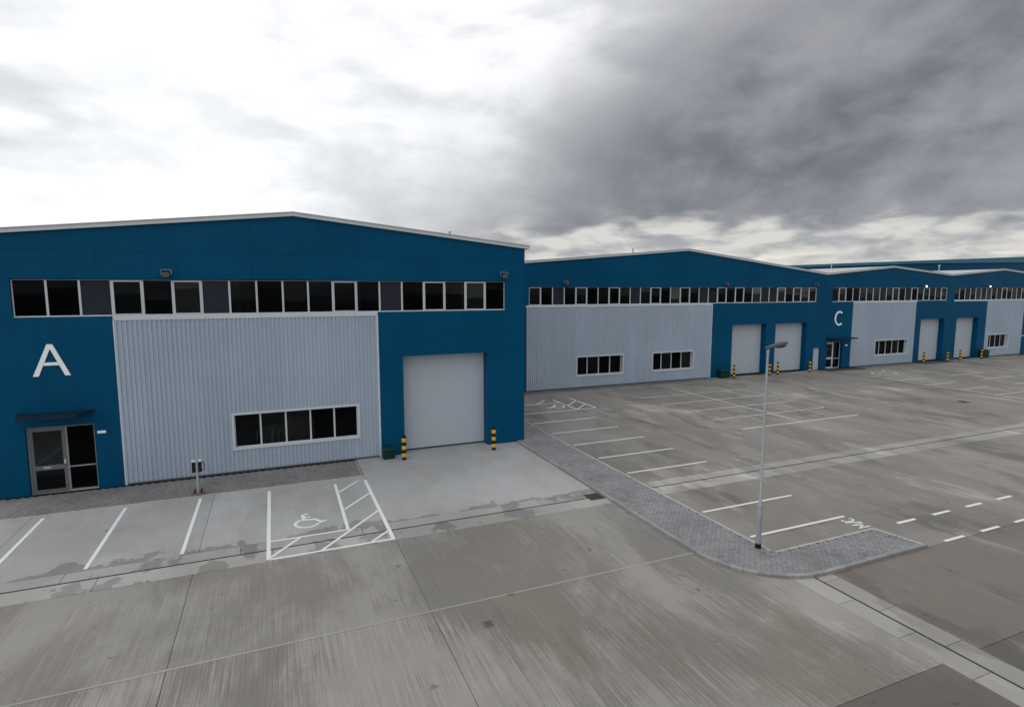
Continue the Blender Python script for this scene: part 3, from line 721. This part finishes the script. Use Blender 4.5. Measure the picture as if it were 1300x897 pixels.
window_row(B, 17.81, 48.01, WZ0, WZ1, YB+0.085, 'fgpgfggfgpgfggfgpgfgfggppfgfgf')
MB().box(17.55, 35.35, YB-0.03, YB+0.16, 6.42, WZ0-0.001).build('window_sill', 'frame', B); MB().box(35.36, 48.01, YB+0.02, YB+0.16, WZ0-0.014, WZ0-0.001).build('window_sill', 'frame', B)
w1, w2 = (22.0, 26.22), (29.22, 33.40)
cladding(B, 17.60, 35.30, 0.09, 6.42, YB+0.02, [(w1[0]-0.08, w1[1]+0.08, 0.93, 2.53), (w2[0]-0.08, w2[1]+0.08, 0.93, 2.53)])
for a, c in (w1, w2):
    surround(B, a, c, 1.0, 2.46, YB, 0.33); window_row(B, a, c, 1.0, 2.46, YB+0.26, 'gggg')
MB().box(35.30, 35.365, YB-0.035, YB+0.07, 0.02, 6.42).build('corner_trim', 'frame', B)
MB().box(17.61, 35.29, YB-0.004, YB+0.06, 0.02, 0.09).build('base_drip', 'dark_steel', B)
roller(B, 37.72, 41.72, 4.62, YB, 0.58); roller(B, 42.90, 46.92, 4.62, YB, 0.58)
pd = MB().box(47.97, 48.85, YB+0.14, YB+0.19, 0.012, 2.12).build('side_door', 'door_paint', B, bevel=0.004)
MB().box(48.68, 48.78, YB+0.10, YB+0.137, 1.0, 1.05).build('handle', 'steel', pd); reveal(B, 47.95, 48.87, 2.14, YB, 0.2)

C = thing('warehouse', (58.7, YB, 0), 'narrow blue gabled warehouse with the letter C above its canopied entrance', 'warehouse', 'blue warehouse units')
X0, X1, rx, ze0, zr, ze1 = 49.15, 68.20, 58.7, 9.27, 10.08, 9.34
F = FN(roof(C, X0, X1, rx, ze0, zr, ze1, YB, 80), rx)
shell(C, X0, X1, ze0, ze1, rx, zr, YB, 80, False, False)
gable(C, F, [X0, 53.9, 58.7, 63.4, X1], YB, WZ1+0.03, SEAM)
panel(C, rect(X0, 50.09, WZ0-0.02, WZ1+0.03), YB); panel(C, rect(67.87, X1, WZ0-0.02, WZ1+0.03), YB)
panel(C, rect(X0, 53.10, 2.62, WZ0-0.02), YB); panel(C, rect(X0, 49.75, 0, 2.62), YB); panel(C, rect(51.95, 53.10, 0, 2.62), YB)
panel(C, rect(62.80, X1, 4.60, WZ0-0.02), YB); panel(C, rect(62.80, 63.70, 0, 4.60), YB); panel(C, rect(67.70, X1, 0, 4.60), YB)
window_row(C, 50.10, 67.86, WZ0, WZ1, YB+0.085, kinds(18))
MB().box(53.10, 62.80, YB-0.03, YB+0.16, 6.42, WZ0-0.001).build('window_sill', 'frame', C)
MB().box(50.10, 53.09, YB+0.02, YB+0.16, WZ0-0.014, WZ0-0.001).build('window_sill', 'frame', C); MB().box(62.81, 67.86, YB+0.02, YB+0.16, WZ0-0.014, WZ0-0.001).build('window_sill', 'frame', C)
cladding(C, 53.11, 62.79, 0.09, 6.42, YB+0.02, [(56.62, 61.78, 0.97, 2.60)])
surround(C, 56.70, 61.70, 1.05, 2.52, YB, 0.33); window_row(C, 56.70, 61.70, 1.05, 2.52, YB+0.26, 'ggggg')
MB().box(53.12, 62.78, YB-0.004, YB+0.06, 0.02, 0.09).build('base_drip', 'dark_steel', C)
roller(C, 63.70, 67.70, 4.60, YB, 0.58)
entrance(C, 49.75, 51.95, 2.62, YB, 0.30, 1.25, 'frame')
canopy(C, 49.55, 52.95, 49.6, 52.85, 3.0, YB, 0.9)
MB().box(52.3, 52.62, YB-0.012, YB-0.002, 2.2, 2.32).build('name_plate', 'white_letter', C)

Dn = thing('warehouse', (77.85, YB, 0), 'blue gabled warehouse without a letter, beside the unit marked C', 'warehouse', 'blue warehouse units')
X0, X1, rx, ze0, zr, ze1 = 68.20, 87.4, 77.85, 9.34, 10.05, 9.34
F = FN(roof(Dn, X0, X1, rx, ze0, zr, ze1, YB, 80, 0, 0.2), rx)
shell(Dn, X0, X1, ze0, ze1, rx, zr, YB, 80, False, True)
gable(Dn, F, [X0, 73.0, 77.85, 82.6, X1], YB, WZ1+0.03, SEAM)
panel(Dn, rect(X0, 69.09, WZ0-0.02, WZ1+0.03), YB); panel(Dn, rect(86.9, X1, WZ0-0.02, WZ1+0.03), YB)
panel(Dn, rect(X0, 75.25, 4.60, WZ0-0.02), YB); panel(Dn, rect(X0, 69.85, 0, 4.60), YB); panel(Dn, rect(73.85, 75.25, 0, 4.60), YB)
panel(Dn, rect(82.6, X1, 2.62, WZ0-0.02), YB); panel(Dn, rect(82.6, 83.6, 0, 2.62), YB); panel(Dn, rect(85.8, X1, 0, 2.62), YB)
window_row(Dn, 69.10, 86.89, WZ0, WZ1, YB+0.085, kinds(18))
MB().box(69.10, 86.89, YB-0.03, YB+0.16, 6.45, WZ0-0.001).build('window_sill', 'frame', Dn)
cladding(Dn, 75.26, 82.59, 0.09, 6.44, YB+0.02, [(75.82, 79.88, 0.97, 2.60)])
surround(Dn, 75.90, 79.80, 1.05, 2.52, YB, 0.33); window_row(Dn, 75.90, 79.80, 1.05, 2.52, YB+0.26, 'gggg')
roller(Dn, 69.85, 73.85, 4.60, YB, 0.58)
entrance(Dn, 83.6, 85.8, 2.62, YB, 0.30, 1.25, 'frame')
canopy(Dn, 83.3, 86.3, 83.35, 86.2, 3.0, YB, 0.9)
MB().box(82.75, 83.0, YB-0.012, YB-0.002, 2.2, 2.32).build('name_plate', 'white_letter', Dn)

# ---- the large shed far behind the terrace
E_ = thing('warehouse', (270, 100, 0), 'very large blue shed rising behind the warehouse terrace', 'warehouse')
Zf = lambda x: 13.46 + (x-117.6)*0.0423
MB().prism_y([(92, 0), (448, 0), (448, Zf(92)-0.4), (270, Zf(270)-0.4), (92, Zf(92)-0.4)], 100, 170).build('wall', 'blue_paint', E_)
MB().prism_y([(92, Zf(92)-0.55), (160, Zf(160)-0.75), (270, Zf(270)-2.9), (270, Zf(270)), (92, Zf(92))], 99.5, 99.99).build('fascia', 'teal_paint', E_)
MB().prism_y([(270.01, Zf(270)-2.9), (380, Zf(160)-0.75), (448, Zf(92)-0.55), (448, Zf(92)), (270.01, Zf(270))], 99.5, 99.99).build('fascia', 'teal_paint', E_)
MB().prism_y([(92, Zf(92)-0.39), (270, Zf(270)-0.39), (448, Zf(92)-0.39), (448, Zf(92)-0.1), (270, Zf(270)-0.1), (92, Zf(92)-0.1)], 100, 170).build('roof', 'roof_sheet', E_)

# ------------------------------------------------------------------ letters on the walls
def pr(o, label, cat, loc):
    return tag(o, label, cat)
m = MB(); y0, y1 = YA-0.045, YA-0.004
m.prism_y([(-8.36, 4.57), (-8.185, 4.57), (-7.777, 5.60), (-7.777, 5.77), (-7.865, 5.77)], y0, y1)
m.prism_y([(-7.370, 4.57), (-7.195, 4.57), (-7.690, 5.77), (-7.777, 5.77), (-7.777, 5.60)], y0, y1)
m.prism_y([(-8.015, 4.97), (-7.540, 4.97), (-7.585, 5.085), (-7.969, 5.085)], y0+0.002, y1)
tag(m.build('letter_sign', 'white_letter'), 'white letter A on the blue wall above a glazed entrance', 'sign')
m = MB(); cx, cz = 51.20, 4.95; ro, ri = [], []
for i in range(31):
    a = R(52 + i*(360-104)/30); ro.append((cx+0.62*math.cos(a), cz+0.71*math.sin(a))); ri.append((cx+0.47*math.cos(a), cz+0.56*math.sin(a)))
for i in range(30): m.prism_y([ro[i], ro[i+1], ri[i+1], ri[i]][::-1] if False else [ro[i], ro[i+1], ri[i+1], ri[i]], YB-0.05, YB-0.004)
tag(m.build('letter_sign', 'white_letter'), 'white letter C on the blue wall over a dark canopy', 'sign')

# ------------------------------------------------------------------ floodlights
def floodlight(loc, label, lit=False, yaw=0.0):
    f_ = thing('floodlight', loc, label, 'floodlight', 'floodlights above the high windows'); o = loc
    MB().box(o[0]-0.07, o[0]+0.07, o[1]-0.012, o[1]-0.002, o[2]-0.07, o[2]+0.07).build('wall_plate', 'dark_steel', f_)
    MB().tube([(o[0], o[1]-0.01, o[2]), (o[0], o[1]-0.16, o[2]+0.02)], 0.025).build('bracket', 'dark_steel', f_)
    def ring(dy_, wd, hh): return [(o[0]+wd*math.copysign(abs(math.cos(a))**0.6, math.cos(a)), o[1]-0.14-dy_, o[2]+0.01+hh*math.copysign(abs(math.sin(a))**0.6, math.sin(a))-dy_*0.45) for a in [R(360-i_*22.5) for i_ in range(16)]]
    hd = MB().loft([ring(*r_) for r_ in ((0, 0.05, 0.035), (0.03, 0.11, 0.08), (0.09, 0.15, 0.11), (0.17, 0.165, 0.12), (0.20, 0.165, 0.12))]).build('lamp_head', 'black_paint', f_, smooth=True)
    MB().loft([ring(*r_) for r_ in ((0.201, 0.14, 0.095), (0.212, 0.12, 0.08))]).build('lens', 'lens_lit' if lit else 'lens', hd)
    MB().tube([(o[0]-0.18, o[1]-0.23, o[2]-0.06), (o[0]-0.18, o[1]-0.17, o[2]+0.10), (o[0]-0.1, o[1]-0.12, o[2]+0.115), (o[0]+0.1, o[1]-0.12, o[2]+0.115), (o[0]+0.18, o[1]-0.17, o[2]+0.10), (o[0]+0.18, o[1]-0.23, o[2]-0.06)], 0.012, 6).build('yoke', 'steel', f_)
floodlight((-3.80, YA, 8.47), 'unlit black floodlight over the silver cladding of the unit marked A')
floodlight((10.58, YA, 8.52), 'unlit black floodlight over the single shutter of the unit marked A')
floodlight((20.85, YB, 8.30), 'unlit floodlight on the wide gable over its plain silver cladding')
floodlight((36.70, YB, 8.24), 'unlit floodlight on the wide gable above the edge where silver cladding meets blue wall')
floodlight((47.65, YB, 8.24), 'unlit floodlight at the wide gable end next to the unit marked C')
floodlight((63.62, YB, 8.16), 'lit floodlight glowing warm over the shutter of the unit marked C', True)
floodlight((74.85, YB, 8.16), 'lit floodlight glowing warm on the unlettered blue unit beside C', True)

# ------------------------------------------------------------------ striped bollards
bol = None
def bollard(loc, label):
    global bol
    if bol is None:
        bol = thing('bollard', loc, label, 'bollard', 'yellow and black bollards guarding the shutters'); x_, y_ = loc[0], loc[1]
        MB().lathe([(0.10, 0.0), (0.10, 1.09), (0.085, 1.125), (0.05, 1.145), (0.0, 1.15)], x_, y_, 20).build('post', 'black_paint', bol, smooth=True)
        for z_ in (0.13, 0.48, 0.83): MB().lathe([(0.101, z_), (0.104, z_+0.004), (0.104, z_+0.176), (0.101, z_+0.18)], x_, y_, 20).build('yellow_band', 'yellow_paint', bol, smooth=True)
        return bol
    return copy_tree(bol, loc, label)
bollard((5.33, 25.55, 0), 'striped bollard beside the green bin at the unit marked A')
bollard((9.72, 25.45, 0), 'striped bollard by the wall corner where the block-paved path starts')
bollard((37.40, 38.35, 0), 'striped bollard beside the green bin at the first shutter of the wide unit')
bollard((41.60, 38.35, 0), 'one of the close pair of striped bollards between two tall shutters')
bollard((42.60, 38.35, 0), 'one of the close pair of striped bollards between two tall shutters')
bollard((46.70, 38.35, 0), 'striped bollard next to the small grey side door')
bollard((63.45, 38.35, 0), 'striped bollard where the silver cladding of unit C meets its shutter')
bollard((67.47, 38.35, 0), 'striped bollard between the shutter of unit C and its neighbour, on the C side')
bollard((69.70, 38.35, 0), 'striped bollard at the shutter of the unlettered unit, on the side next to unit C')
bollard((73.60, 38.35, 0), 'striped bollard standing against the dark box at the unlettered unit')

# ------------------------------------------------------------------ bins by the shutters
def bin_(x, y, wd, dp, ht, label):
    o = thing('grit_bin', (x, y, 0), label, 'bin', 'green bins by the shutters')
    MB().loft([[(x+sx*wd*k, y+sy*dp*k, z_) for sx, sy in ((-.5,-.5),(.5,-.5),(.5,.5),(-.5,.5))] for z_, k in ((0.0, 0.90), (ht*0.74, 1.0))]).build('body', 'green_plastic', o, bevel=0.015)
    ld = MB().loft([[(x+sx*wd*k, y+sy*dp*k2+off, z_) for sx, sy in ((-.5,-.5),(.5,-.5),(.5,.5),(-.5,.5))] for z_, k, k2, off in ((ht*0.745, 1.06, 1.06, 0), (ht*0.82, 1.06, 1.06, 0), (ht, 0.86, 0.6, dp*0.16))]).build('lid', 'green_plastic', o, bevel=0.015)
    MB().box(x-0.08, x+0.08, y-dp*0.53-0.025, y-dp*0.53+0.004, ht*0.70, ht*0.745).build('hasp', 'black_paint', ld)
bin_(4.70, 26.02, 0.56, 0.44, 0.55, 'small green grit bin at the edge of the silver cladding of unit A')
bin_(36.55, 38.75, 1.0, 0.6, 0.78, 'wide green grit bin against the blue wall of the unit with two shutters')
bin_(74.75, 38.75, 1.0, 0.6, 0.95, 'dark green grit bin beside the unlettered unit behind a bollard')

# ------------------------------------------------------------------ twin socket charging post in front of unit A
x, y = -2.93, 24.22
cp = thing('charging_post', (x, y, 0), 'grey post with two black socket boxes on the block paving', 'charging post')
MB().lathe([(0.045, 0.01), (0.045, 1.36), (0.03, 1.385), (0.0, 1.39)], x, y, 14).build('post', 'steel', cp, smooth=True)
for s_ in (-1, 1):
    bx_ = MB().box(x+s_*0.055-(0.11 if s_ < 0 else 0), x+s_*0.055+(0.11 if s_ > 0 else 0), y-0.07, y+0.08, 0.86, 1.27).build('socket_box', 'black_paint', cp, bevel=0.02)
    MB().box(x+s_*0.11-0.06, x+s_*0.11+0.06, y-0.085, y+0.085, 1.272, 1.33).build('hood', 'trim', bx_, bevel=0.01)
MB().tube([(x+0.165, y+0.02, 1.2), (x+0.23, y+0.02, 1.22), (x+0.27, y+0.02, 1.1), (x+0.25, y+0.02, 0.95), (x+0.165, y+0.02, 0.92)], 0.016, 6).build('cable', 'rubber', cp)
MB().lathe([(0.24, 0.004), (0.24, 0.03), (0.20, 0.055), (0.06, 0.06)], x, y, 20).build('base_plate', 'rust_paint', cp)
for k in range(4):
    a = R(45+90*k); MB().tube([(x+0.16*math.cos(a), y+0.16*math.sin(a), 0.05), (x+0.16*math.cos(a), y+0.16*math.sin(a), 0.19)], 0.02, 6).build('anchor_bolt', 'black_paint', cp)

# ------------------------------------------------------------------ lamp post on the paved path
x, y = 13.24, 12.30; z = HK
lp = thing('lamp_post', (x, y, z), 'slim grey lamp post rising from the block-paved path', 'lamp post')
MB().lathe([(0.087, z), (0.087, z+0.15)], x, y, 20).build('base_sleeve', 'black_paint', lp, smooth=True)
pole = MB().lathe([(0.080, z+0.0), (0.080, z+1.30), (0.072, z+1.37), (0.045, z+1.43), (0.034, 6.02)], x, y, 20).build('pole', 'steel', lp, smooth=True)
MB().box(x-0.075, x-0.02, y-0.088, y-0.06, z+0.45, z+1.0).build('access_door', 'steel', pole, bevel=0.004)
pole2 = MB().lathe([(0.042, 5.98), (0.042, 6.12)], x, y, 16).build('head_socket', 'steel', lp, smooth=True)
rings = []
for u, wy, up, dn_ in ((-0.10, 0.03, 0.02, 0.02), (-0.04, 0.06, 0.04, 0.04), (0.12, 0.09, 0.06, 0.05), (0.36, 0.12, 0.08, 0.05), (0.56, 0.12, 0.075, 0.045), (0.68, 0.09, 0.05, 0.035), (0.73, 0.045, 0.025, 0.02)):
    zc = 6.14 + 0.16*u
    rings.append([(x+u, y+wy*math.cos(R(a)), zc + (up if math.sin(R(a)) > 0 else dn_)*math.sin(R(a))) for a in range(0, 360, 24)])
hd = MB().loft(rings).build('lamp_head', 'lamp_grey', lp, smooth=True)
MB().loft([[(x+0.52+0.19*math.cos(R(a))*k, y+0.105*math.sin(R(a))*k, z_ + 0.16*0.19*math.cos(R(a))*k) for a in range(0, 360, 24)] for z_, k in ((6.165, 1.0), (6.145, 0.92), (6.13, 0.55))][::-1]).build('lens', 'lens', hd, smooth=True)

# ------------------------------------------------------------------ gully gratings
def grate(x0, x1, y0, y1, z_, label, n=9, im='iron'):
    o = thing('drain_grate', ((x0+x1)/2, (y0+y1)/2, z_), label, 'drain grate')
    m = MB(); e = 0.035
    m.box(x0, x1, y0, y0+e, z_-0.03, z_+0.006); m.box(x0, x1, y1-e, y1, z_-0.03, z_+0.006); m.box(x0, x0+e, y0+e, y1-e, z_-0.03, z_+0.006); m.box(x1-e, x1, y0+e, y1-e, z_-0.03, z_+0.006)
    m.build('frame', im, o)
    MB().box(x0+e, x1-e, y0+e, y1-e, z_-0.03, z_+0.001).build('sump', 'rubber', o)
    st_ = (x1-x0-2*e)/n
    for i in range(n): MB().box(x0+e+(i+0.3)*st_, x0+e+(i+0.8)*st_, y0+e, y1-e, z_+0.0015, z_+0.005).build('bar', im, o)
grate(10.66, 11.27, 17.75, 18.35, 0.004, 'dark square gully grate against the kerb of the block-paved path')
grate(4.24, 4.50, 11.72, 12.0, 0.004, 'small square iron cover alone in the foreground concrete slab', 4, 'cover_iron')
grate(43.85, 44.45, 23.55, 24.15, 0.004, 'dark gully grate out in the far parking yard')

# ------------------------------------------------------------------ roof terminals
def terminal(x_, y_, zb, h, label, cap=True):
    o = thing('roof_vent', (x_, y_, zb), label, 'roof vent')
    MB().lathe([(0.16, zb-0.05), (0.12, zb+0.05), (0.055, zb+0.08), (0.055, zb+h)], x_, y_, 12).build('pipe', 'steel', o)
    MB().lathe([(0.03, zb+h+0.005), (0.12, zb+h+0.02), (0.12, zb+h+0.08), (0.02, zb+h+0.14)], x_, y_, 12).build('cowl', 'trim', o)
terminal(8.55, 28.6, 10.27, 0.42, 'small vent pipe on the roof of the unit marked A')
terminal(8.98, 28.8, 10.22, 0.22, 'stubby vent pipe beside a taller one on the roof of unit A')
terminal(27.8, 40.3, 10.73, 0.38, 'small vent pipe on the roof of the wide gabled unit')
terminal(57.2, 45.0, 9.98, 0.55, 'pale vent pipe close to the roof ridge of unit C')
terminal(72.6, 43.0, 9.70, 0.75, 'tall pale vent pipe in the roof valley between unit C and its neighbour')

# ------------------------------------------------------------------ things seen dimly through the low window of unit A
def pallet_stack(x_, y_, n, label):
    o = thing('pallet_stack', (x_, y_, 0.012), label, 'pallets')
    for k in range(n):
        z_ = 0.012+k*0.15; m = MB()
        for i in range(5): m.box(x_-0.6, x_+0.6, y_-0.5+i*0.225, y_-0.5+i*0.225+0.10, z_+0.12, z_+0.142)
        for i in range(3): m.box(x_-0.6+i*0.55, x_-0.6+i*0.55+0.1, y_-0.5, y_+0.5, z_, z_+0.118)
        pl = m.build('pallet', 'timber', o)
pallet_stack(1.05, YA+2.6, 11, 'stack of timber pallets seen dimly through the low window of unit A')
o = thing('workbench', (-0.45, YA+2.4, 0.012), 'pale workbench frame seen dimly through the low window of unit A', 'workbench')
MB().box(-1.0, 0.1, YA+2.0, YA+2.8, 1.30, 1.36).build('worktop', 'timber', o)
for a in (-0.95, 0.0):
    for c in (2.05, 2.7): MB().box(a, a+0.05, YA+c, YA+c+0.05, 0.012, 1.298).build('leg', 'trim', o)
